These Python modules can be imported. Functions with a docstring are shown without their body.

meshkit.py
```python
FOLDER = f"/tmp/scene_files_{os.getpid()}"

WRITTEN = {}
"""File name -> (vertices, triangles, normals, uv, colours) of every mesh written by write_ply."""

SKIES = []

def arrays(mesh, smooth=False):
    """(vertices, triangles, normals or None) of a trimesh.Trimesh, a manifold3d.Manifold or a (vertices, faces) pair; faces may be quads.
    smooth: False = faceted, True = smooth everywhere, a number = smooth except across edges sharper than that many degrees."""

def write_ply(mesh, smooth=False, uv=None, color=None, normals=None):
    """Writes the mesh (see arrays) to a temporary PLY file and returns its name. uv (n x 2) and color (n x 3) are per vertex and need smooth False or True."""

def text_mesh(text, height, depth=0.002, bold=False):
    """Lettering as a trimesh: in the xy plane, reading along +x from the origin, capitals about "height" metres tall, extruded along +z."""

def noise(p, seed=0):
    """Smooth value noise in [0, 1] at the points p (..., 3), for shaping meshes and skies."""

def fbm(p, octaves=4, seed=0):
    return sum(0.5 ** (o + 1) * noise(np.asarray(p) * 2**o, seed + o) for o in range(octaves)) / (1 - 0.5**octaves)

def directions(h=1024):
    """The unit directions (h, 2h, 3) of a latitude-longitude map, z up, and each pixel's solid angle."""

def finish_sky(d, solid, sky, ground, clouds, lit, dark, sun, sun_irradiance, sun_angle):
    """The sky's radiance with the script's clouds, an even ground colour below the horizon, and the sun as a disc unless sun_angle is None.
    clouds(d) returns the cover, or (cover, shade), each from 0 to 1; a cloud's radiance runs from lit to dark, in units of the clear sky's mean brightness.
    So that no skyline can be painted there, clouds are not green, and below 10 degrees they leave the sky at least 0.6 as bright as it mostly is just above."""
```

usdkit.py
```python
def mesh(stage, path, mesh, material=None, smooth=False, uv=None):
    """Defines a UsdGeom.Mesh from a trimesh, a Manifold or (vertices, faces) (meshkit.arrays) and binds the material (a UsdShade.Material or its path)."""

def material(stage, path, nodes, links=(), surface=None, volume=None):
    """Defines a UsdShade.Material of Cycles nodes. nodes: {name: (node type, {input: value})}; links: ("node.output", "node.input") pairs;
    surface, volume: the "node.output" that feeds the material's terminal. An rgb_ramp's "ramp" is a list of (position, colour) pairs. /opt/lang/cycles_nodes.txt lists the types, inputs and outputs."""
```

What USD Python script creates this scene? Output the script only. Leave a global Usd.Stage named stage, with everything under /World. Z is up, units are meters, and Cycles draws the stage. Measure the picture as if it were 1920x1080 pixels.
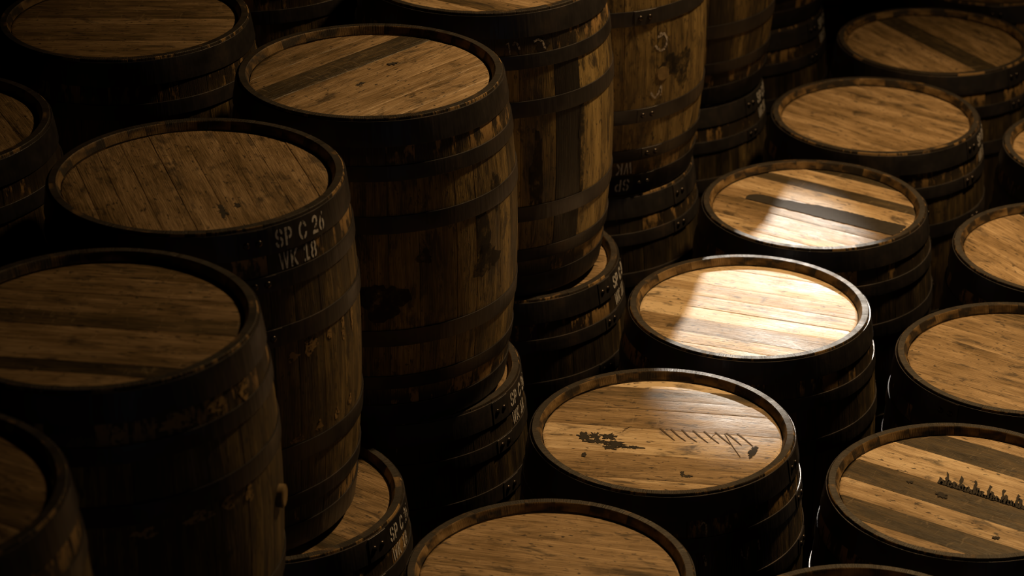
import math, random
import numpy as np
import trimesh
import meshkit, usdkit
from pxr import Usd, UsdGeom, UsdLux, UsdShade, Gf, Sdf, Vt

S = 1.2                      # metres per calibration unit
H = 0.72369 * S              # barrel height
RR = 0.2875 * S              # outer radius over the head hoop
RB = 0.3165 * S              # bilge radius of the wood
stage = Usd.Stage.CreateInMemory()
UsdGeom.SetStageUpAxis(stage, UsdGeom.Tokens.z)
UsdGeom.SetStageMetersPerUnit(stage, 1.0)
UsdGeom.Xform.Define(stage, '/World')
UsdGeom.Scope.Define(stage, '/World/Looks')
stage.SetDefaultPrim(stage.GetPrimAtPath('/World'))

# ------------------------------------------------------------------ camera
PITCH = 0.449096
cam = UsdGeom.Camera.Define(stage, '/World/camera')
cam.CreateHorizontalApertureAttr(36.0)
cam.CreateVerticalApertureAttr(20.25)
cam.CreateFocalLengthAttr(36.0 * 5091.83 / 1920)
cam.CreateClippingRangeAttr(Gf.Vec2f(0.1, 100))
cam.CreateFStopAttr(3.6)
cam.CreateFocusDistanceAttr(7.1)
cam.CreateExposureAttr(0.0)
_m = Gf.Matrix4d().SetRotate(Gf.Rotation(Gf.Vec3d(1, 0, 0), 90 - math.degrees(PITCH)))
_m.SetTranslateOnly(Gf.Vec3d(0, 0, 2.8402 * S + H))
UsdGeom.Xformable(cam).AddTransformOp().Set(_m)

# ------------------------------------------------------------------ lights
def aim(light, pos, target):
    m = Gf.Matrix4d().SetLookAt(Gf.Vec3d(*pos), Gf.Vec3d(*target), Gf.Vec3d(0, 0, 1)).GetInverse()
    UsdGeom.Xformable(light).AddTransformOp().Set(m)

def spot(name, pos, target, watts, color, radius, angle, soft):
    l = UsdLux.SphereLight.Define(stage, '/World/' + name)
    l.CreateRadiusAttr(radius); l.CreateIntensityAttr(watts); l.CreateColorAttr(Gf.Vec3f(*color)); l.CreateNormalizeAttr(True)
    s = UsdLux.ShapingAPI.Apply(l.GetPrim())
    s.CreateShapingConeAngleAttr(angle); s.CreateShapingConeSoftnessAttr(soft)
    aim(l, pos, target); return l

def rect(name, pos, target, w, h, power, color):
    l = UsdLux.RectLight.Define(stage, '/World/' + name)
    l.CreateWidthAttr(w); l.CreateHeightAttr(h); l.CreateIntensityAttr(power); l.CreateColorAttr(Gf.Vec3f(*color)); l.CreateNormalizeAttr(True)
    aim(l, pos, target); return l

ZT = H                                         # the level of the lower heads
spot('hall_lamp', (2.35, 8.1, ZT + 4.3), (1.66, 6.55, ZT), 285, (1, .61, .26), .16, 42, 1.0)
spot('beam_lamp', (1.85, 13.3, ZT + 2.75), (0.755, 7.12, ZT), 870, (1, .89, .75), .05, 2.9, .38)
rect('far_doorway', (4.2, -5.9, 1.5), (4.2, 7, 1.5), .9, 2.2, 1.4, (.80, .84, 1))
rect('side_window', (7.9, 1.6, 3.0), (0, 6.5, 1.2), 1.0, 1.4, 2.6, (1, .72, .40))

# ------------------------------------------------------------------ materials
L = '/World/Looks/'
def wood_graph(ramp, extra_nodes, extra_links, out_color, rough=(.42, .3), bump=.35, spec=.5, amp=(.55, .60, .42), s4=(.56, .72, .7), s5=(.61, .68, .8)):
    n = {
        'tc': ('attribute', {'attribute': 'tc'}),
        'tn': ('attribute', {'attribute': 'tn'}), 'ts': ('separate_xyz', {}),
        'm1': ('mapping', {'scale': (2.2, 42, 1)}), 'n1': ('noise_texture', {'scale': 1.0, 'detail': 5.0, 'roughness': .62, 'distortion': .25}),
        'm2': ('mapping', {'scale': (5, 15, 1)}), 'n2': ('noise_texture', {'scale': 1.0, 'detail': 4.0, 'roughness': .6}),
        'm3': ('mapping', {'scale': (16, 420, 1)}), 'n3': ('noise_texture', {'scale': 1.0, 'detail': 2.0}),
        'm4': ('mapping', {'scale': (9, 24, 1), 'location': (7, 3, 11)}), 'n4': ('noise_texture', {'scale': 1.0, 'detail': 4.0, 'roughness': .65, 'distortion': .6}),
        'm5': ('mapping', {'scale': (45, 110, 1), 'location': (1, 8, 4)}), 'n5': ('noise_texture', {'scale': 1.0, 'detail': 2.0, 'distortion': .4}),
        'a1': ('math', {'math_type': 'multiply_add', 'value2': amp[0], 'value3': -amp[0] / 2}),
        'a2': ('math', {'math_type': 'multiply_add', 'value2': amp[1]}),
        'a2b': ('math', {'math_type': 'add', 'value2': -amp[1] / 2}),
        'a3': ('math', {'math_type': 'multiply_add', 'value2': amp[2]}),
        'a4': ('math', {'math_type': 'add', 'value2': -amp[2] / 2}),
        'a5': ('math', {'math_type': 'add'}),
        'ramp': ('rgb_ramp', {'ramp': ramp}),
        's4': ('map_range', {'from_min': s4[0], 'from_max': s4[1], 'to_min': 0.0, 'to_max': s4[2], 'clamp': True}),
        's5': ('map_range', {'from_min': s5[0], 'from_max': s5[1], 'to_min': 0.0, 'to_max': s5[2], 'clamp': True}),
        'st': ('math', {'math_type': 'maximum'}),
        'dark': ('mix', {'mix_type': 'mix', 'color2': (.022, .017, .012)}),
        'ro': ('map_range', {'from_min': .25, 'from_max': .75, 'to_min': rough[0], 'to_max': rough[0] + rough[1], 'clamp': True}),
        'hb': ('math', {'math_type': 'multiply_add', 'value2': .7}),
        'bump': ('bump', {'strength': bump, 'distance': .003}),
        'p': ('principled_bsdf', {'specular_ior_level': spec}),
    }
    l = [('tn.vector', 'ts.vector')]
    for k in '12345':
        l += [('tc.vector', f'm{k}.vector'), (f'm{k}.vector', f'n{k}.vector')]
    l += [('n1.fac', 'a1.value1'), ('n2.fac', 'a2.value1'), ('a1.value', 'a2.value3'), ('a2.value', 'a2b.value1'),
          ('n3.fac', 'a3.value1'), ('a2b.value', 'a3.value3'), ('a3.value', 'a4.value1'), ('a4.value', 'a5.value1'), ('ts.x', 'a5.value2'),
          ('a5.value', 'ramp.fac'), ('n4.fac', 's4.value'), ('n5.fac', 's5.value'), ('s4.result', 'st.value1'), ('s5.result', 'st.value2'),
          ('st.value', 'dark.fac'), ('ramp.color', 'dark.color1'), ('n3.fac', 'hb.value1'), ('n1.fac', 'hb.value3'), ('hb.value', 'bump.height'),
          ('bump.normal', 'p.normal'), ('n2.fac', 'ro.value'), ('ro.result', 'p.roughness')]
    n.update(extra_nodes)
    return n, l + extra_links + [(out_color, 'p.base_color')]

_n, _l = wood_graph([(0, (.034, .026, .014)), (.25, (.095, .066, .029)), (.5, (.23, .155, .078)), (.75, (.42, .30, .172)), (1, (.70, .56, .38))], {
    'mf': ('mapping', {'scale': (75, 16, 1), 'location': (2, 5, 9)}), 'nf': ('noise_texture', {'scale': 1.0, 'detail': 3.0, 'distortion': 1.4}),
    'sf': ('map_range', {'from_min': .63, 'from_max': .68, 'to_min': 0.0, 'to_max': .12, 'clamp': True}),
    'fl': ('mix', {'mix_type': 'mix', 'color2': (.60, .46, .29)}),
}, [('tc.vector', 'mf.vector'), ('mf.vector', 'nf.vector'), ('nf.fac', 'sf.value'), ('sf.result', 'fl.fac'), ('dark.color', 'fl.color1')], 'fl.color', rough=(.38, .28), bump=.8, spec=.38, amp=(.62, .62, .75), s4=(.55, .68, .75), s5=(.625, .70, .85))
OAK_HEAD = usdkit.material(stage, L + 'oak_head', _n, _l, surface='p.BSDF')

# stave wood: blackened by old paint near both ends, scraped back to raw oak in patches; the chime ends (tc.x > 0.5) are bare
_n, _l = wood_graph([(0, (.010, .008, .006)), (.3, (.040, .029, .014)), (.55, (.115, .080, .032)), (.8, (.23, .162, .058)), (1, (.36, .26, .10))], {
    'tx': ('separate_xyz', {}), 'ab': ('math', {'math_type': 'absolute'}),
    'mb': ('mapping', {'scale': (11, 30, 1), 'location': (4, 4, 4)}), 'nb': ('noise_texture', {'scale': 1.0, 'detail': 4.0, 'roughness': .7}),
    'e1': ('map_range', {'from_min': .285, 'from_max': .345, 'to_min': 0.0, 'to_max': 1.0, 'clamp': True}),
    'e2': ('map_range', {'from_min': .44, 'from_max': .62, 'to_min': 1.0, 'to_max': .0, 'clamp': True}),
    'e3': ('math', {'math_type': 'multiply'}),
    'eo': ('math', {'math_type': 'add'}),
    'e4': ('map_range', {'from_min': .58, 'from_max': .50, 'to_min': 0.0, 'to_max': .97, 'clamp': True}),
    'scrap': ('mix', {'mix_type': 'mix', 'color1': (.33, .21, .085), 'color2': (.014, .011, .009)}),
    'blk': ('mix', {'mix_type': 'mix'}),
    'isc': ('math', {'math_type': 'greater_than', 'value2': .5}),
    'mc': ('mapping', {'scale': (30, 11, 1)}), 'nc': ('noise_texture', {'scale': 1.0, 'detail': 3.0}),
    'it': ('map_range', {'from_min': .585, 'from_max': .595, 'to_min': -.72, 'to_max': -.37, 'clamp': True}), 'ci': ('math', {'math_type': 'multiply_add', 'value2': 1.75}),
    'cr': ('rgb_ramp', {'ramp': [(0, (.015, .012, .009)), (.36, (.025, .018, .012)), (.50, (.11, .066, .024)), (.7, (.21, .135, .055)), (1, (.32, .22, .11))]}),
    'chm': ('mix', {'mix_type': 'mix'}),
}, [('tc.vector', 'tx.vector'), ('tx.x', 'ab.value1'), ('ab.value', 'e1.value'), ('tc.vector', 'mb.vector'), ('mb.vector', 'nb.vector'), ('nb.fac', 'eo.value1'), ('ts.z', 'eo.value2'), ('eo.value', 'e4.value'), ('e4.result', 'scrap.fac'),
    ('e1.result', 'e3.value1'), ('ts.y', 'e3.value2'), ('e3.value', 'blk.fac'), ('dark.color', 'blk.color1'), ('scrap.color', 'blk.color2'),
    ('tx.x', 'isc.value1'), ('tc.vector', 'mc.vector'), ('mc.vector', 'nc.vector'), ('tx.x', 'it.value'), ('nc.fac', 'ci.value1'), ('it.result', 'ci.value3'), ('ci.value', 'cr.fac'), ('isc.value', 'chm.fac'), ('blk.color', 'chm.color1'), ('cr.color', 'chm.color2')],
    'chm.color', rough=(.42, .3), bump=.7, amp=(1.0, 1.05, .75), s4=(.52, .64, .88))
OAK_STAVE = usdkit.material(stage, L + 'oak_stave', _n, _l, surface='p.BSDF')

HOOP = usdkit.material(stage, L + 'hoop_steel', {
    'tc': ('attribute', {'attribute': 'tc'}),
    'm': ('mapping', {'scale': (60, 6, 1)}), 'w': ('noise_texture', {'scale': 1.0, 'detail': 2.0}),
    'm2': ('mapping', {'scale': (9, 9, 1)}), 'n2': ('noise_texture', {'scale': 1.0, 'detail': 5.0, 'roughness': .65}),
    'm3': ('mapping', {'scale': (130, 130, 1)}), 'n3': ('noise_texture', {'scale': 1.0, 'detail': 2.0}),
    'cr': ('rgb_ramp', {'ramp': [(.3, (.034, .033, .036)), (.55, (.052, .049, .052)), (.72, (.08, .062, .054)), (1, (.13, .08, .05))]}),
    'ro': ('map_range', {'from_min': .3, 'from_max': .7, 'to_min': .30, 'to_max': .55, 'clamp': True}),
    'hs': ('math', {'math_type': 'multiply_add', 'value2': .12}),
    'b': ('bump', {'strength': .35, 'distance': .004}),
    'p': ('principled_bsdf', {'metallic': .55, 'specular_ior_level': .5}),
}, [('tc.vector', 'm.vector'), ('m.vector', 'w.vector'), ('tc.vector', 'm2.vector'), ('m2.vector', 'n2.vector'), ('tc.vector', 'm3.vector'), ('m3.vector', 'n3.vector'),
    ('n2.fac', 'cr.fac'), ('cr.color', 'p.base_color'), ('n2.fac', 'ro.value'), ('ro.result', 'p.roughness'), ('n3.fac', 'hs.value1'), ('w.fac', 'hs.value3'),
    ('hs.value', 'b.height'), ('b.normal', 'p.normal')], surface='p.BSDF')

def plain(name, color, rough=.6, metallic=0., nscale=60, amount=.35):
    return usdkit.material(stage, L + name, {
        'c': ('texture_coordinate', {}), 'n': ('noise_texture', {'scale': nscale, 'detail': 4.0}),
        'cr': ('rgb_ramp', {'ramp': [(.2, tuple(x * (1 - amount) for x in color)), (.8, tuple(min(1, x * (1 + amount)) for x in color))]}),
        'p': ('principled_bsdf', {'roughness': rough, 'metallic': metallic})},
        [('c.object', 'n.vector'), ('n.fac', 'cr.fac'), ('cr.color', 'p.base_color')], surface='p.BSDF')
RIVET = plain('rivet_steel', (.07, .06, .055), .32, .9)
BUNG = plain('bung_wood', (.19, .13, .055), .6)
CONCRETE = plain('concrete', (.06, .055, .05), .8, nscale=4)
WALL = plain('dark_wall', (.03, .028, .026), .9, nscale=3)
STAIN = plain('black_stain', (.020, .016, .012), .85, nscale=90)
def worn(name, color, lo, hi, sc):
    return usdkit.material(stage, L + name, {
        'c': ('texture_coordinate', {}), 'n': ('noise_texture', {'scale': sc, 'detail': 4.0, 'roughness': .7}),
        'f': ('map_range', {'from_min': lo, 'from_max': hi, 'to_min': 0.0, 'to_max': 1.0, 'clamp': True}),
        'p': ('principled_bsdf', {'base_color': color, 'roughness': .7}), 't': ('transparent_bsdf', {'color': (1, 1, 1)}), 'x': ('mix_closure', {})},
        [('c.object', 'n.vector'), ('n.fac', 'f.value'), ('f.result', 'x.fac'), ('t.BSDF', 'x.closure1'), ('p.BSDF', 'x.closure2')], surface='x.closure')
PAINT = worn('stencil_paint', (.66, .66, .68), .35, .45, 110)
SCRATCH = plain('scratch_brown', (.085, .05, .018), .8, nscale=90)
SOOT = worn('soot_stain', (.014, .011, .008), .36, .70, 26)
BARE = worn('bare_oak', (.32, .21, .085), .46, .50, 70)
CHALK = worn('chalk', (.50, .46, .44), .42, .58, 160)

# ------------------------------------------------------------------ mesh helpers
def grid(P, flip=False):
    """vertices, faces and smooth normals of an (n, m, 3) patch"""
    n, m = P.shape[:2]
    i = np.arange(n * m).reshape(n, m)
    a, b, c, d = i[:-1, :-1].ravel(), i[:-1, 1:].ravel(), i[1:, 1:].ravel(), i[1:, :-1].ravel()
    f = np.vstack([np.stack([a, b, c], 1), np.stack([a, c, d], 1)])
    if flip: f = f[:, ::-1]
    v = P.reshape(-1, 3)
    nn = np.zeros_like(v); fn = np.cross(v[f[:, 1]] - v[f[:, 0]], v[f[:, 2]] - v[f[:, 0]])
    for k in range(3): np.add.at(nn, f[:, k], fn)
    nn /= np.maximum(np.linalg.norm(nn, axis=1, keepdims=True), 1e-12)
    return v, f, nn

def merge(patches, tcs):
    V, F, N, T, o = [], [], [], [], 0
    for (v, f, n), t in zip(patches, tcs):
        V.append(v); F.append(f + o); N.append(n); T.append(t.reshape(-1, 3)); o += len(v)
    return np.vstack(V), np.vstack(F), np.vstack(N), np.vstack(T)

used = {}
def numbered(parent, name):
    k = (parent, name); used[k] = used.get(k, -1) + 1
    return f'{parent}/{name}' + (f'_{used[k]:03d}' if used[k] else '')

def put(parent, name, data, mat, tn=None, label=None):
    """one Mesh prim with authored normals and the primvars tc (texture space) and tn (tone)"""
    v, f, n, t = data
    path = numbered(parent, name)
    m = UsdGeom.Mesh.Define(stage, path)
    m.CreatePointsAttr(Vt.Vec3fArray.FromNumpy(v.astype(np.float32)))
    m.CreateFaceVertexCountsAttr(Vt.IntArray.FromNumpy(np.full(len(f), 3, np.int32)))
    m.CreateFaceVertexIndicesAttr(Vt.IntArray.FromNumpy(np.ascontiguousarray(f, np.int32).ravel()))
    m.CreateSubdivisionSchemeAttr('none')
    m.CreateNormalsAttr(Vt.Vec3fArray.FromNumpy(n.astype(np.float32))); m.SetNormalsInterpolation('vertex')
    pv = UsdGeom.PrimvarsAPI(m)
    if t is not None: pv.CreatePrimvar('tc', Sdf.ValueTypeNames.Float3Array, 'vertex').Set(Vt.Vec3fArray.FromNumpy(t.astype(np.float32)))
    if tn is not None: pv.CreatePrimvar('tn', Sdf.ValueTypeNames.Float3Array, 'vertex').Set(Vt.Vec3fArray.FromNumpy(np.tile(np.float32(tn), (len(v), 1))))
    UsdShade.MaterialBindingAPI.Apply(m.GetPrim()).Bind(mat)
    if label: m.GetPrim().SetCustomDataByKey('label', label)
    return path

def put_tm(parent, name, tm, mat, label=None, smooth=30):
    path = numbered(parent, name)
    p = usdkit.mesh(stage, path, tm, mat, smooth=smooth).GetPrim()
    if label: p.SetCustomDataByKey('label', label)
    return path

BK = [1.0]
def prof(z, k):
    """outer radius of the wood at height z of a barrel whose radius is k times the usual one"""
    t = (z - H / 2) / (H / 2)
    r0 = (RR - .0035) * k
    return r0 + (RB * BK[0] * k - r0) * (1 - np.abs(t) ** 2.1)

def cyl(r, az, z):
    """az: 0 faces the camera side (-y), grows towards +x; radians"""
    return np.stack([r * np.sin(az), -r * np.cos(az), z + 0 * az], -1)

TH, CH = .029, .020          # stave thickness, depth of the head below the rim
ZS = np.concatenate([[0, .0022], np.linspace(CH + .001, H - CH - .001, 15), [H - .0022, H]])

def make_stave(k, a0, a1, rng):
    seed = rng.random() * 40
    r = prof(ZS, k).copy(); r[0] -= .0022; r[-1] -= .0022
    jt, gp = .0014, .00025
    rm = RB
    ang = np.array([a0 + gp / rm, a0 + (gp + .001) / rm, a0 * .65 + a1 * .35, a0 * .35 + a1 * .65, a1 - (gp + .001) / rm, a1 - gp / rm])
    dr = np.array([-jt, 0, .0004, .0004, 0, -jt]) + rng.uniform(-.0006, .0004)
    R = r[:, None] + dr[None]
    A = np.broadcast_to(ang[None], R.shape); Z = np.broadcast_to(ZS[:, None], R.shape)
    out = cyl(R, A, Z)
    def tco(P, A, x): return np.stack([x + 0 * A, A * rm, np.full(A.shape, seed)], -1)
    T = [tco(out, A, Z - H / 2)]; G = [grid(out)]
    aa = np.array([ang[0], ang[-1]])
    # the two chimes: flat end, bevelled inner wall down to the head
    for top in (1, 0):
        e = np.array([0, .003, CH + .001])
        ro = r[-1] if top else r[0]
        rin = prof(np.array([H]), k)[0] - np.array([.019, .022, TH])
        zz = H - e if top else e
        am = np.linspace(ang[0], ang[-1], 4)
        P = np.stack([cyl(np.full(4, ro), am, np.full(4, H if top else 0.)), cyl(np.full(4, rin[0]), am, np.full(4, zz[0]))])
        G.append(grid(P, flip=not top)); T.append(np.stack([.56 + np.array([[0] * 4, [.02] * 4]), np.broadcast_to(am * rm, (2, 4)), np.full((2, 4), seed)], -1))
        P = np.stack([cyl(np.full(4, rin[j]), am, np.full(4, zz[j])) for j in range(3)])
        G.append(grid(P, flip=not top)); T.append(np.stack([.60 + np.broadcast_to(e[:, None], (3, 4)), np.broadcast_to(am * rm, (3, 4)), np.full((3, 4), seed + 3)], -1))
    # inside face and the two edges
    zi = np.linspace(CH + .001, H - CH - .001, 5)
    ri = prof(zi, k) - TH; ri[0] = ri[-1] = prof(np.array([H]), k)[0] - TH
    P = cyl(np.repeat(ri[:, None], 2, 1), np.repeat(aa[None], 5, 0), np.repeat(zi[:, None], 2, 1))
    G.append(grid(P, flip=True)); T.append(np.zeros((5, 2, 3)))
    rix = np.interp(ZS, zi, ri)
    rend = prof(np.array([H]), k)[0]
    for j in (0, 1, 2): rix[j] = rix[-1 - j] = rend - (.019, .0215, TH)[j]
    for s, a in ((1, ang[0]), (0, ang[-1])):
        ro = R[:, 0]
        P = np.stack([cyl(ro, np.full(len(ZS), a), ZS), cyl(rix, np.full(len(ZS), a), ZS)], 1)
        G.append(grid(P, flip=bool(s))); T.append(np.zeros((len(ZS), 2, 3)))
    return merge(G, T)

def make_board(R, v0, v1, th, zt, rng, zoff):
    """one board of the head: the strip v0..v1 of a disc of radius R; the disc's rim is bevelled down"""
    seed = rng.random() * 40
    e = .0012
    v = np.unique(np.clip(np.concatenate([[v0, v0 + e], np.linspace(v0 + e, v1 - e, 6), [v1 - e, v1]]), -R * .9995, R * .9995))
    hw = np.sqrt(R * R - v * v)
    cols = [np.full_like(v, -1.) * hw, -np.maximum(hw - .010, hw * .5), -hw * .33, hw * .33, np.maximum(hw - .010, hw * .5), hw]
    U = np.stack(cols, 1); V = np.repeat(v[:, None], 6, 1)
    rad = np.hypot(U, V)
    Z = zoff - .005 * np.clip((rad - (R - .010)) / .010, 0, 1)
    Z[0] -= .0022; Z[-1] -= .0022
    c, s = math.cos(th), math.sin(th)
    def at(U, V, Z): return np.stack([U * c - V * s, U * s + V * c, zt + Z], -1)
    tc = np.stack([U, V, np.full(U.shape, seed)], -1)
    G = [grid(at(U, V, Z))]; T = [tc]
    D = -.022
    # sides and underside
    loop = np.concatenate([np.stack([U[0], V[0], Z[0]], 1), np.stack([U[1:, -1], V[1:, -1], Z[1:, -1]], 1), np.stack([U[-1, ::-1][1:], V[-1, ::-1][1:], Z[-1, ::-1][1:]], 1), np.stack([U[::-1, 0][1:], V[::-1, 0][1:], Z[::-1, 0][1:]], 1)])
    up = at(loop[:, 0], loop[:, 1], loop[:, 2]); lo = at(loop[:, 0], loop[:, 1], D + 0 * loop[:, 2])
    P = np.stack([lo, up]); G.append(grid(P, flip=False)); T.append(np.repeat(np.stack([loop[:, 0], loop[:, 1], 0 * loop[:, 0] + seed], 1)[None], 2, 0))
    G.append(grid(at(U[:, [0, -1]], V[:, [0, -1]], np.full((len(v), 2), D)), flip=True)); T.append(tc[:, [0, -1]])
    return merge(G, T)

def make_hoop(k, z0, z1, rng, seam):
    n = 108
    az = np.linspace(0, 2 * np.pi, n + 1) + seam
    zz = np.array([z0, z0, z0 + .0009, z0 + (z1 - z0) / 3, z0 + (z1 - z0) * 2 / 3, z1 - .0009, z1, z1])
    t = np.array([0.0006, .0028, .0036, .0036, .0036, .0036, .0028, .0006])
    wob = .0005 * np.sin(az * 3 + rng.random() * 6) + .0003 * np.sin(az * 11 + rng.random() * 6)
    wob = wob - wob[0]
    P = np.stack([cyl(prof(np.full(n + 1, z), k) + tt + (np.abs(wob) if tt > .001 else 0), az, np.full(n + 1, z)) for z, tt in zip(zz, t)])
    seed = rng.random() * 40
    tc = np.stack([np.broadcast_to(az * RB, (8, n + 1)), np.broadcast_to((zz - z0)[:, None], (8, n + 1)), np.full((8, n + 1), seed)], -1)
    G = [grid(P[1:7]), grid(P[0:2]), grid(P[6:8])]; T = [tc[1:7], tc[0:2], tc[6:8]]
    # the overlapping end of the strap
    al = np.linspace(-.20, 0, 8) + seam
    pz = np.array([z0 + .001, z0 + .0016, z1 - .0016, z1 - .001]); pt = np.array([.0030, .0062, .0062, .0030])
    Q = np.stack([cyl(prof(np.full(8, z), k) + tt, al, np.full(8, z)) for z, tt in zip(pz, pt)])
    G.append(grid(Q)); T.append(np.stack([np.broadcast_to(al * RB, (4, 8)), np.broadcast_to((pz - z0)[:, None], (4, 8)), np.full((4, 8), seed + 5)], -1))
    E = np.stack([cyl(prof(pz, k) + .0030, np.full(4, al[-1]), pz), cyl(prof(pz, k) + pt, np.full(4, al[-1]), pz)], 1)
    G.append(grid(E, flip=True)); T.append(np.zeros((4, 2, 3)))
    return merge(G, T)

HOOPS = [(.008, .083), (.140, .186), (.290, .344), (.656, .710), (.816, .862), (.918, .992)]
_riv = trimesh.creation.icosphere(2, 1.0); _riv = _riv.slice_plane([0, 0, -.15], [0, 0, 1], cap=False)

def rivet_at(k, az, z, size=.0085):
    r = prof(np.array([z]), k)[0] + .0060
    m = _riv.copy(); m.vertices = m.vertices * [size, size, size * .62]
    # local z -> outward
    M = np.eye(4); o = np.array([math.sin(az), -math.cos(az), 0]); u = np.array([math.cos(az), math.sin(az), 0]); w = np.array([0, 0, 1.])
    M[:3, 0], M[:3, 1], M[:3, 2], M[:3, 3] = u, w, o, o * r + w * z
    m.apply_transform(M); return m

def wrap(tm, k, az0, z0, lift, turn=False):
    """bend a flat mesh (x right, y up, z out) round the barrel"""
    v = tm.vertices.copy()
    if turn: v[:, :2] *= -1
    z = z0 + v[:, 1]
    r = prof(z, k) + lift + v[:, 2]
    az = az0 + v[:, 0] / prof(z, k)
    return trimesh.Trimesh(cyl(r, az, z), tm.faces, process=False)

_texts = {}
def stencil(text, height):
    """stencil lettering with the bridges of a cut plate"""
    if (text, height) in _texts: return _texts[text, height].copy()
    parts, x = [], 0.0
    for ch in text:
        if ch == ' ': x += height * .36; continue
        g = meshkit.text_mesh(ch, height, .0005, bold=True)
        b = g.bounds; g.apply_translation([-b[0, 0], 0, 0]); g.apply_scale([.52 if ch == 'W' else .66, 1, 1])
        w = g.bounds[1, 0]
        try:
            import manifold3d as m3
            mm = m3.Manifold(m3.Mesh(np.asarray(g.vertices, np.float32), np.asarray(g.faces, np.uint32)))
            if ch in 'SC268':
                cut = m3.Manifold.cube([height * .12, height * 3, .1], True).translate([w * .52, height * .5, 0])
                if ch == '2': cut = m3.Manifold.cube([height * 3, height * .12, .1], True).translate([w * .5, height * .26, 0])
                mm = mm - cut
            elif ch in 'PK1W':
                mm = mm - m3.Manifold.cube([height * .09, height * 3, .1], True).translate([w * (.42 if ch != '1' else .3), height * .5, 0])
            if mm.num_tri() > 0:
                q = mm.to_mesh(); g = trimesh.Trimesh(np.array(q.vert_properties[:, :3]), np.array(q.tri_verts))
        except Exception: pass
        g.apply_translation([x, 0, 0]); parts.append(g); x += w + height * .14
    t = trimesh.util.concatenate(parts)
    v, f = trimesh.remesh.subdivide_to_size(t.vertices, t.faces, height * .5, max_iter=12)
    t = trimesh.Trimesh(v, f, process=False); t.apply_translation([0, -height / 2, 0])
    _texts[text, height] = t
    return t.copy()

def stroke(pts, w):
    """a flat chalk line through pts (x, y), about w wide"""
    p = np.array(pts, float); d = np.gradient(p, axis=0); d /= np.linalg.norm(d, axis=1, keepdims=True)
    nrm = np.stack([-d[:, 1], d[:, 0]], 1) * w / 2
    a, b = p + nrm, p - nrm
    v = np.vstack([np.c_[a, np.full(len(a), .0004)], np.c_[b, np.full(len(b), .0004)], np.c_[a, np.zeros(len(a))], np.c_[b, np.zeros(len(b))]])
    n = len(p); f = []
    for i in range(n - 1):
        A, B, C, D = i, i + 1, n + i, n + i + 1; E_, F_, G_, H_ = A + 2 * n, B + 2 * n, C + 2 * n, D + 2 * n
        f += [(A, C, B), (B, C, D), (E_, F_, G_), (F_, H_, G_), (A, B, E_), (B, F_, E_), (C, G_, D), (D, G_, H_)]
    return trimesh.Trimesh(v, np.array(f), process=False)

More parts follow.
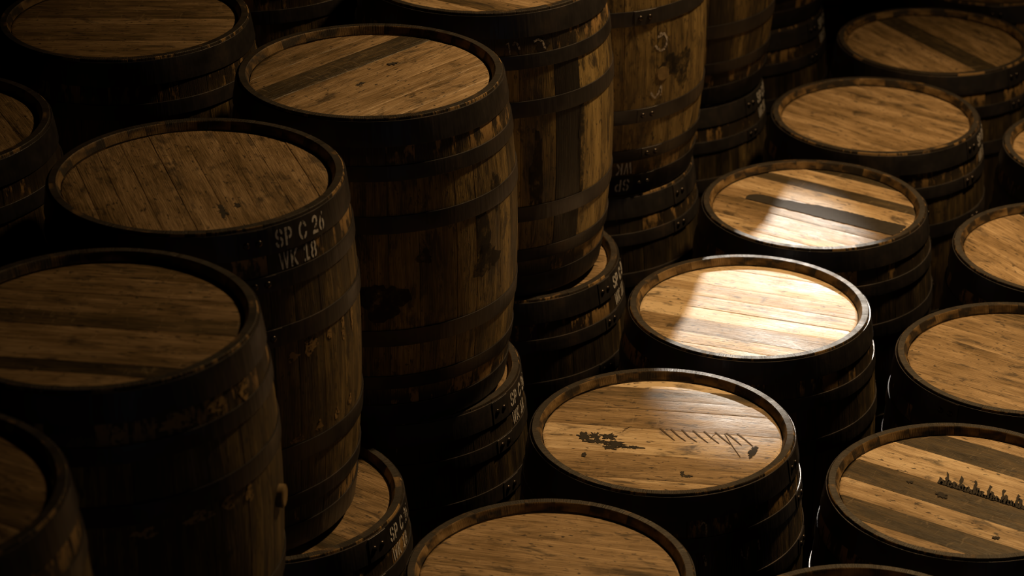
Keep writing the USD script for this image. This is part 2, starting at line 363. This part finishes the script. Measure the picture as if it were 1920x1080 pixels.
# ------------------------------------------------------------------ the barrel
def barrel(key, spec):
    x, y, k, lvl = spec['pos']
    rng = np.random.default_rng(spec['seed']); BK[0] = spec.get('bk', 1.0)
    path = numbered('/World', 'barrel')
    xf = UsdGeom.Xform.Define(stage, path)
    xf.AddTranslateOp().Set(Gf.Vec3d(x * S, y * S, lvl * H))
    p = xf.GetPrim()
    p.SetCustomDataByKey('label', spec['label']); p.SetCustomDataByKey('category', 'barrel'); p.SetCustomDataByKey('group', spec['group'])
    seam = math.radians(spec.get('seam', rng.uniform(0, 360)))
    # staves
    n = int(rng.integers(26, 31)); w = rng.uniform(.7, 1.35, n); w *= 2 * np.pi / w.sum()
    a = np.concatenate([[0], np.cumsum(w)]) + rng.random() * 6
    base, spread = spec.get('wood', (.5, .14))
    end = spec.get('end', 1.0)
    for i in range(n):
        tone = base + rng.normal() * spread
        mid = math.degrees((a[i] + a[i + 1]) / 2) % 360
        for (a0, a1, tt) in spec.get('dark_staves', []):
            if a0 <= mid <= a1: tone = tt
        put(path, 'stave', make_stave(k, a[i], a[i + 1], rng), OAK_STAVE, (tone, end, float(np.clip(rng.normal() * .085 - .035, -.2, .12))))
    # head
    th, boards = spec['head']
    rh = prof(np.array([H]), k)[0] - TH - .0006
    tot = sum(b[0] for b in boards); v = rh
    for wd, tone in boards:
        v1 = v; v0 = v - 2 * rh * wd / tot; v = v0
        put(path, 'head_board', make_board(rh, v0, v1, math.radians(th), H - CH, rng, rng.uniform(-.0012, .0008)), OAK_HEAD, (.5 + (tone - .5) * 1.3 - .03, 0, 0))
    if not spec.get('hidden'):
        pass
    put(path, 'bottom_head', make_board(rh, -rh, rh, 0.3, CH + .022, rng, 0), OAK_HEAD, (.4, 0, 0))
    # hoops
    for j, (h0, h1) in enumerate(HOOPS):
        sj = seam + (math.radians(rng.uniform(-6, 6)) if j < 5 else 0)
        if spec.get('upset') and j == 0: sj = seam
        hp = put(path, 'hoop', make_hoop(k, h0 * H, h1 * H, rng, sj), HOOP)
        for q in (.065, .150):
            put_tm(hp, 'rivet', rivet_at(k, sj - q * 1.0, (h0 + h1) / 2 * H), RIVET)
        if 'text' in spec and not spec.get('upset') and j == 5:
            put_tm(hp, 'lettering', wrap(stencil('SP C 26', spec['text']), k, seam + math.radians(3), (.955) * H, .0040), PAINT, 'white stencilled letters SP C 26')
        if spec.get('upset') and j == 0:
            put_tm(hp, 'lettering', wrap(stencil('SP C 26', spec['text']), k, seam - math.radians(14), .045 * H, .0040, True), PAINT, 'white stencilled letters SP C 26, upside down')
    if 'text' in spec:
        if spec.get('upset'): put_tm(path, 'lettering', wrap(stencil('WK 18', spec['text'] * .95), k, seam - math.radians(13), .112 * H, .0008, True), PAINT, 'white stencilled letters WK 18, upside down')
        else: put_tm(path, 'lettering', wrap(stencil('WK 18', spec['text'] * .95), k, seam + math.radians(4), .890 * H, .0008), PAINT, 'white stencilled letters WK 18')
    if 'bung' in spec:
        az, zf, pr = spec['bung']; az = math.radians(az)
        c = trimesh.creation.cylinder(.026, .018, sections=28)
        cc = trimesh.creation.cylinder(.022, .022, sections=28); c = trimesh.util.concatenate([c, cc])
        o = np.array([math.sin(az), -math.cos(az), 0]); M = np.eye(4)
        M[:3, 0] = [math.cos(az), math.sin(az), 0]; M[:3, 1] = [0, 0, 1]; M[:3, 2] = o; M[:3, 3] = o * (prof(np.array([zf * H]), k)[0] + pr - .009) + [0, 0, zf * H]
        c.apply_transform(M); put_tm(path, 'bung', c, BUNG, 'pale round wooden bung')
    for kind, az_, zf_, rx, ry in spec.get('patches', []):
        aa = np.linspace(0, 2 * np.pi, 36, endpoint=False)
        rr = 1 + .35 * (rng.random(36) - .5) + .2 * np.sin(aa * 3 + rng.random() * 6)
        if kind == 'bare': rr *= np.where(np.sin(aa) > 0, 1.0 / np.maximum(np.abs(np.cos(aa)) ** 2 + np.abs(np.sin(aa)), 1), 1)
        from shapely.geometry import Polygon as Pg
        pg = Pg(np.stack([rx * rr * np.cos(aa), ry * rr * np.sin(aa)], 1)).buffer(0)
        ms = trimesh.util.concatenate([trimesh.creation.extrude_polygon(g, .0004, engine='earcut') for g in getattr(pg, 'geoms', [pg])])
        vv, ff = trimesh.remesh.subdivide_to_size(ms.vertices, ms.faces, .03, max_iter=12)
        put_tm(path, 'stain' if kind == 'soot' else 'bare_patch', wrap(trimesh.Trimesh(vv, ff, process=False), k, math.radians(az_), zf_ * H, .0010), SOOT if kind == 'soot' else BARE,
               'dark stain on the staves' if kind == 'soot' else 'pale patch of bare scraped oak', smooth=False)
    for pts, w_ in spec.get('chalk', []):
        az0, z0 = pts[0]
        xy = [((math.radians(a_) - math.radians(az0)) * RB, (z_ - z0) * H) for a_, z_ in pts]
        put_tm(path, 'chalk_mark', wrap(stroke(xy, w_), k, math.radians(az0), z0 * H, .0012), CHALK, 'thin white chalk line')
    # stains lying on the head, irregular outlines in head coordinates (u along the boards, v towards the back)
    from shapely.geometry import Polygon
    from shapely import union_all
    disc = Polygon([(math.cos(t) * (rh - .012), math.sin(t) * (rh - .012)) for t in np.linspace(0, 6.283, 60)])
    def lay(polys, name, label, mat=STAIN):
        sh = union_all([q.buffer(0) for q in polys]).intersection(disc)
        ms = trimesh.util.concatenate([trimesh.creation.extrude_polygon(g, .0004, engine='earcut') for g in getattr(sh, 'geoms', [sh]) if g.area > 1e-7])
        ms.apply_transform(trimesh.transformations.rotation_matrix(math.radians(th), [0, 0, 1])); ms.apply_translation([0, 0, H - CH + .0007])
        put_tm(path, name, ms, mat, label, smooth=False)
    for blobs in spec.get('stains', []):
        polys = []
        for cx, cy, rx, ry, jag in blobs:
            aa = np.linspace(0, 2 * np.pi, 40, endpoint=False)
            rr = 1 + jag * (rng.random(40) - .5) + .25 * np.sin(aa * 2 + rng.random() * 6) + .18 * np.sin(aa * 5 + rng.random() * 6)
            polys.append(Polygon(np.stack([cx + rx * rr * np.cos(aa), cy + ry * rr * np.sin(aa)], 1)))
        lay(polys, 'stain', 'black stain')
    for pts in spec.get('stain_polys', []):
        p = np.array(pts, float); q = []
        for i in range(len(p)):
            d = p[(i + 1) % len(p)] - p[i]; m = max(1, int(np.hypot(*d) / .008))
            for j in range(m): q.append(p[i] + d * j / m + rng.normal(size=2) * .0014)
        lay([Polygon(q)], 'stain', 'ragged black stain')
    for (u0, v0, u1, v1, w0, w1) in spec.get('scratches', []):
        d = np.array([u1 - u0, v1 - v0]); d /= np.hypot(*d); nn = np.array([-d[1], d[0]]); A, C = np.array([u0, v0]), np.array([u1, v1]); M_ = (A + C) / 2 + nn * rng.normal() * .002
        lay([Polygon([A + nn * w0, M_ + nn * (w0 + w1) * .6, C + nn * w1, C - nn * w1, M_ - nn * (w0 + w1) * .6, A - nn * w0])], 'scratch', 'dark scratched line', SCRATCH)
    return path

from random import Random
def plain_head(th, tones, seed):
    r = Random(seed); return (th, [(r.uniform(.7, 1.3), t) for t in tones])

B = {}
def add(key, x, y, k, lvl, label, group, **kw):
    B[key] = dict(pos=(x, y, k, lvl), label=label, group=group, seed=len(B) * 7 + 11, **kw)

GL, GU = 'barrels standing on the floor', 'barrels stacked on top of the lower barrels'
# the open row in front of the stack, nearest first
add('R0', .0758, 4.6044, 1.000, 0, 'barrel cut off by the bottom edge, its tan head crossed by a thin crack', GL, head=(-12.6, [(.10, .56), (.13, .58), (.12, .6), (.15, .57), (.14, .62), (.13, .5), (.12, .6), (.11, .55)]), wood=(.45, .12))
add('R1', .3279, 5.1907, 1.0045, 0, 'barrel in front with a ragged black stain and scratched tally strokes on its head', GL, head=(-8.5, [(.09, .98), (.11, .40), (.088, .46), (.17, .56), (.217, .80), (.09, .62), (.115, .56), (.12, .68)]), wood=(.26, .11), seam=75,
    stains=[[(-.200, -.040, .016, .018, .9), (-.172, -.034, .012, .016, 1.), (-.136, -.030, .022, .012, .9), (-.165, -.062, .022, .010, 1.), (-.118, -.066, .030, .012, .9), (-.128, -.088, .022, .008, 1.), (-.075, -.079, .026, .007, .8)], [(.240, -.055, .010, .03, .6)], [(.086, -.208, .012, .006, 1.), (.07, -.20, .006, .012, .8)], [(-.19, -.135, .007, .009, .4)]],
    scratches=[(-.010 + .029 * i, .034, .034 + .029 * i, -.026, .0024, .0012) for i in range(8)] + [(.14, .03, .125, -.01, .0008, .0005), (.16, .03, .21, -.09, .0012, .0008), (-.09, .03, -.105, .0, .0008, .0006)],
    chalk=[([(14, .805), (14.6, .79), (15, .77)], .006), ([(30, .80), (31, .775), (33, .76), (34, .80)], .005), ([(39, .81), (39.4, .79), (39.6, .775)], .005), ([(12, .895), (14, .91), (15, .90), (15, .87)], .005)])
add('R2', .5637, 5.8023, .9974, 0, 'barrel with the brightest head, glaring white in the beam of light', GL, head=(-20.0, [(.105, .80), (.19, .82), (.13, .72), (.12, .78), (.115, .98), (.145, .52), (.10, .74), (.10, .78)]), seam=104, wood=(.26, .11))
add('R3', .7788, 6.4003, 1.0038, 0, 'barrel with dark and light striped head boards directly behind the glaring white one', GL, head=(-33.1, [(.08, .17), (.13, .70), (.09, .20), (.155, .74), (.135, .66), (.075, .46), (.13, .6), (.10, .72), (.10, .74)]), seam=100, wood=(.26, .11),
    stain_polys=[[(-.215, -.048), (-.222, -.025), (-.205, -.004), (-.19, .004), (-.16, .006), (-.12, .004), (-.093, .012), (-.06, .014), (-.03, .020), (0, .028), (.05, .033), (.3, .034), (.3, -.049), (0, -.050), (-.2, -.050)]])
add('R4', 1.0107, 7.0085, 1.0019, 0, 'barrel with an evenly tan head behind the one with striped boards', GL, head=(-41.9, [(.14, .58), (.15, .55), (.14, .6), (.15, .58), (.14, .56), (.14, .6), (.14, .57)]), wood=(.26, .11), seam=62, text=.036)
add('R5', 1.2566, 7.5945, .9968, 0, 'far barrel at upper right whose head has one grey board across the middle', GL, head=(-60.6, [(.16, .42), (.12, .44), (.12, .45), (.145, .13), (.15, .5), (.15, .5), (.15, .47)]), wood=(.26, .11), seam=50)
add('R6', 1.5025, 8.1892, 1.0, 0, 'farthest barrel, only a sliver of its head in the top right corner', GL, head=plain_head(-50, [.5, .5, .45, .55, .5, .5], 3), wood=(.26, .11))
# the row on the right
add('S0', .6762, 4.3469, 1.0, 0, 'barrel showing only the top of its rim at the bottom edge', GL, head=plain_head(-20, [.5, .6, .55, .6, .55, .6, .5], 4), wood=(.30, .1))
add('S1', .9461, 4.9329, 1.0004, 0, 'barrel at lower right with striped boards and brushed black stains on its head', GL, head=(-33.9, [(.09, .70), (.17, .24), (.215, .78), (.16, .27), (.135, .72), (.14, .22), (.09, .66)]), wood=(.30, .1),
    stain_polys=[[(u - .005, .014), (u - .005 - l * .3, .014 + l), (u + .004 - l * .3, .014 + l * .9), (u + .006, .014)] for u, l in [(-.075 + .0078 * i, (.012 + .055 * abs(math.sin(i * .62 + .4) * math.sin(i * 1.9 + 1)))) for i in range(30)]],
    stains=[[(.180, .075, .012, .014, .5)], [(-.045, -.035, .016, .010, .7)], [(-.14, -.02, .007, .006, .7)], [(.157, -.150, .007, .008, .5)]])
add('S2', 1.1681, 5.5352, .9973, 0, 'barrel at the right edge with a plain golden head, its boards hardly differing in tone', GL, head=(-35.0, [(.2, .5), (.16, .58), (.12, .64), (.2, .60), (.16, .6), (.16, .62)]), bk=.98, wood=(.30, .1))
add('S3', 1.3861, 6.1258, 1.0003, 0, 'barrel at the right edge with a short grey board on its head', GL, head=(-59.9, [(.16, .58), (.13, .6), (.12, .16), (.16, .58), (.1, .62), (.14, .6), (.19, .62)]), bk=.98, wood=(.30, .1))
add('S4', 1.6185, 6.7783, 1.0, 0, 'barrel showing only the left end of its head at the right edge', GL, head=plain_head(-40, [.5, .55, .5, .6, .55, .5], 6), bk=.98, wood=(.26, .11))
# lower row under the stack
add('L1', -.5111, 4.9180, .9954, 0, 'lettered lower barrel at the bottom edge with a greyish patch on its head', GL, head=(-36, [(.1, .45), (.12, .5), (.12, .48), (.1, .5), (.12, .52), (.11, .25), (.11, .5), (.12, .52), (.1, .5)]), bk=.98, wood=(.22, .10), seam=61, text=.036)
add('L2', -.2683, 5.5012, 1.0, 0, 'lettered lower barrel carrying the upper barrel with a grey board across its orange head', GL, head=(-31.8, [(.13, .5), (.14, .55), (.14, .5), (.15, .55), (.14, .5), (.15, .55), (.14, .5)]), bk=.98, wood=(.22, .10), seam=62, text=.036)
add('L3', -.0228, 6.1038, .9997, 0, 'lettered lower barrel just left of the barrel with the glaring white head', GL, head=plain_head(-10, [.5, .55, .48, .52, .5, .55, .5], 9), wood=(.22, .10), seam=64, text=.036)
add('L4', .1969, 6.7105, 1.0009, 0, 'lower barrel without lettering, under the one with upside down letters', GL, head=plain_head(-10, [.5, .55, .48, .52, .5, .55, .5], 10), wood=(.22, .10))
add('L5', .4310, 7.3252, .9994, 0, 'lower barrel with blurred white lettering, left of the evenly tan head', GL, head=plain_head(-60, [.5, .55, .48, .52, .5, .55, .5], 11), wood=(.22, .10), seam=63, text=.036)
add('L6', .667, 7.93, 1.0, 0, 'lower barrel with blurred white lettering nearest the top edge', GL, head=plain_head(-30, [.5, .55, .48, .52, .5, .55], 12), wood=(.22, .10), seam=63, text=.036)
HID = 'dark lower barrel hidden beneath an upper barrel, lost in the shadow'
GH = 'dark barrels hidden beneath the upper ones'
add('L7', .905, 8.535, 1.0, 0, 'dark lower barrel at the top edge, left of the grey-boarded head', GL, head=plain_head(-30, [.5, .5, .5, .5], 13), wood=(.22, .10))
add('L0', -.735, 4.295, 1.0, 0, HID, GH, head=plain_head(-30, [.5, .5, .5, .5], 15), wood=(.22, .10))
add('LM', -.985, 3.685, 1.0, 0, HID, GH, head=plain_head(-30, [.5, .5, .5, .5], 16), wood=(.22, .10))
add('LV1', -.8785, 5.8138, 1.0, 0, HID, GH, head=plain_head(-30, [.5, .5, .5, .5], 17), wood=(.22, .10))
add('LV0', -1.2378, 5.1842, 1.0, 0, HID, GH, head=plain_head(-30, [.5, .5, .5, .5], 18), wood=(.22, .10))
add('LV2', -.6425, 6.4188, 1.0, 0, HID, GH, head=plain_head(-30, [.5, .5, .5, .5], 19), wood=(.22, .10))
# upper row
add('UM', -.9795, 3.6736, 1.0, 1, 'out of focus upper barrel in the bottom left corner', GU, head=plain_head(-30, [.45, .5, .4, .5, .45, .5, .45], 20), wood=(.42, .1))
add('U0', -.7316, 4.2818, .9977, 1, 'upper barrel at the left edge with head boards running straight across the picture', GU, head=(-7.9, [(.13, .46), (.13, .54), (.14, .48), (.10, .30), (.14, .60), (.10, .52), (.08, .20), (.13, .60)]), patches=[('bare', 20, .63, .03, .012), ('bare', 38, .635, .035, .014), ('bare', 50, .64, .02, .018), ('bare', 60, .63, .012, .022), ('bare', 14, .885, .02, .02), ('bare', 34, .893, .05, .018), ('bare', 50, .896, .03, .018), ('bare', 64, .895, .02, .024)], wood=(.42, .12), bung=(82, .53, .012))
add('U1', -.6212, 4.9128, 1.0192, 1, 'upper barrel with white SP C 26 on its head hoop and WK 18 below', GU, head=(-72.1, [(.1, .5), (.12, .55), (.13, .5), (.12, .52), (.13, .5), (.12, .5), (.1, .52), (.1, .46), (.1, .46)]), bk=.98, patches=[('bare', 47, .628, .022, .024), ('bare', 57, .636, .008, .022), ('bare', 66, .625, .008, .034), ('bare', 74, .63, .008, .032), ('bare', 39, .612, .016, .012), ('bare', 50, .372, .012, .014), ('bare', 60, .378, .010, .014), ('bare', 70, .385, .008, .014), ('bare', 40, .36, .02, .010)], wood=(.44, .12), seam=32.5, text=.040,
    stains=[[(.19, .02, .03, .010, .8), (.17, .06, .01, .008, .9)]])
add('U2', -.3048, 5.4802, 1.0029, 1, 'tall upper barrel in the middle with one grey board across its orange head', GU, head=(48.1, [(.16, .46), (.10, .5), (.13, .19), (.11, .6), (.13, .62), (.12, .6), (.13, .66), (.12, .64)]), patches=[('soot', 50, .58, .026, .085), ('soot', 52, .50, .05, .04), ('soot', 22, .57, .02, .018), ('soot', 6, .44, .06, .05), ('soot', 60, .70, .02, .05)], wood=(.58, .13), seam=230,
    stains=[[(.10, .02, .012, .008, .8)], [(-.06, -.02, .012, .007, .8)]])
add('U3', -.0706, 6.1119, .9989, 1, 'upper barrel with a black stained stave, behind the orange-headed one', GU, head=(-32.3, [(.14, .6), (.12, .62), (.12, .6), (.13, .62), (.12, .6), (.12, .35), (.14, .66)]), patches=[('soot', 24, .45, .02, .12), ('soot', 48, .52, .012, .16), ('soot', 28, .885, .02, .02)], wood=(.74, .12), seam=250, dark_staves=[(33, 42, -.6), (348, 357, -.3)],
    chalk=[([(14, .895), (15, .905), (16, .900), (17, .88)], .006), ([(24, .90), (26, .905), (28, .895), (29, .87)], .006), ([(11, .90), (12, .905), (12.5, .88), (12.5, .86)], .004)])
add('U4', .1923, 6.7135, 1.0, 1, 'upper barrel with chalk marks round a pale bung and lettering upside down', GU, head=plain_head(-30, [.5, .55, .5, .55, .5, .55], 24), patches=[('soot', 41, .485, .034, .030), ('soot', 50, .46, .04, .06)], wood=(.68, .12), seam=36, text=.040, upset=True, bung=(37, .46, .001), end=.8,
    chalk=[([(34, .60), (35.5, .612), (37.5, .608), (39, .59), (39, .565), (37.5, .55), (35.5, .548), (33.5, .56), (32.5, .572)], .007), ([(33.5, .598), (35.5, .600), (37, .606)], .004), ([(30.5, .40), (31.5, .385), (33, .374), (35, .39), (36.5, .415)], .007), ([(36.8, .41), (36.6, .39), (36.2, .378)], .003)])
add('U5', .4324, 7.3247, 1.0, 1, 'upper barrel cut off by the top edge, right of the one with chalk marks', GU, head=plain_head(-30, [.5, .55, .5, .55, .5, .55], 25), wood=(.5, .12), dark_staves=[(20, 40, .1)])
add('U6', .667, 7.935, 1.0, 1, 'upper barrel of which only the foot shows at the top edge', GU, head=plain_head(-30, [.5, .55, .5, .55, .5, .55], 26), wood=(.45, .12))
add('V0', -1.2378, 5.1842, 1.0, 1, 'dim upper barrel at the left edge with slanting boards, half in view', GU, head=plain_head(-64.9, [.45, .5, .45, .5, .45, .5, .45, .5], 27), wood=(.42, .12), seam=200)
add('V1', -.8785, 5.8138, .9841, 1, 'dim upper barrel in the top left corner with one lighter board across its head', GU, head=(-.6, [(.12, .44), (.12, .46), (.13, .44), (.12, .40), (.085, .58), (.11, .46), (.10, .43), (.11, .48), (.1, .47), (.1, .46)]), wood=(.42, .12), seam=220)
add('V2', -.6425, 6.4188, 1.0, 1, 'dark upper barrel at the top edge, only its shadowy side in view', GU, head=plain_head(-20, [.45, .5, .45, .5, .45, .5], 29), wood=(.40, .12))

# ------------------------------------------------------------------ setting and build
def shell(name, lo, hi, mat, label):
    lo, hi = np.array(lo, float), np.array(hi, float)
    m = trimesh.creation.box(hi - lo); m.apply_translation((lo + hi) / 2)
    p = usdkit.mesh(stage, '/World/' + name, m, mat).GetPrim(); p.SetCustomDataByKey('kind', 'structure'); p.SetCustomDataByKey('label', label)
X0, X1, Y0, Y1, ZC = -7, 8, -6, 17, 6.5
shell('floor', (X0, Y0, -.1), (X1, Y1, 0), CONCRETE, 'dark concrete floor under the barrels')
shell('ceiling', (X0, Y0, ZC), (X1, Y1, ZC + .1), WALL, 'dark warehouse ceiling')
shell('wall_left', (X0 - .2, Y0, 0), (X0, Y1, ZC), WALL, 'dark warehouse wall on the left')
shell('wall_right', (X1, Y0, 0), (X1 + .2, Y1, ZC), WALL, 'dark warehouse wall on the right')
shell('wall_back', (X0, Y1, 0), (X1, Y1 + .2, ZC), WALL, 'dark warehouse wall at the far end')
shell('wall_front', (X0, Y0 - .2, 0), (X1, Y0, ZC), WALL, 'dark warehouse wall behind the viewer')
for key, spec in B.items():
    barrel(key, spec)
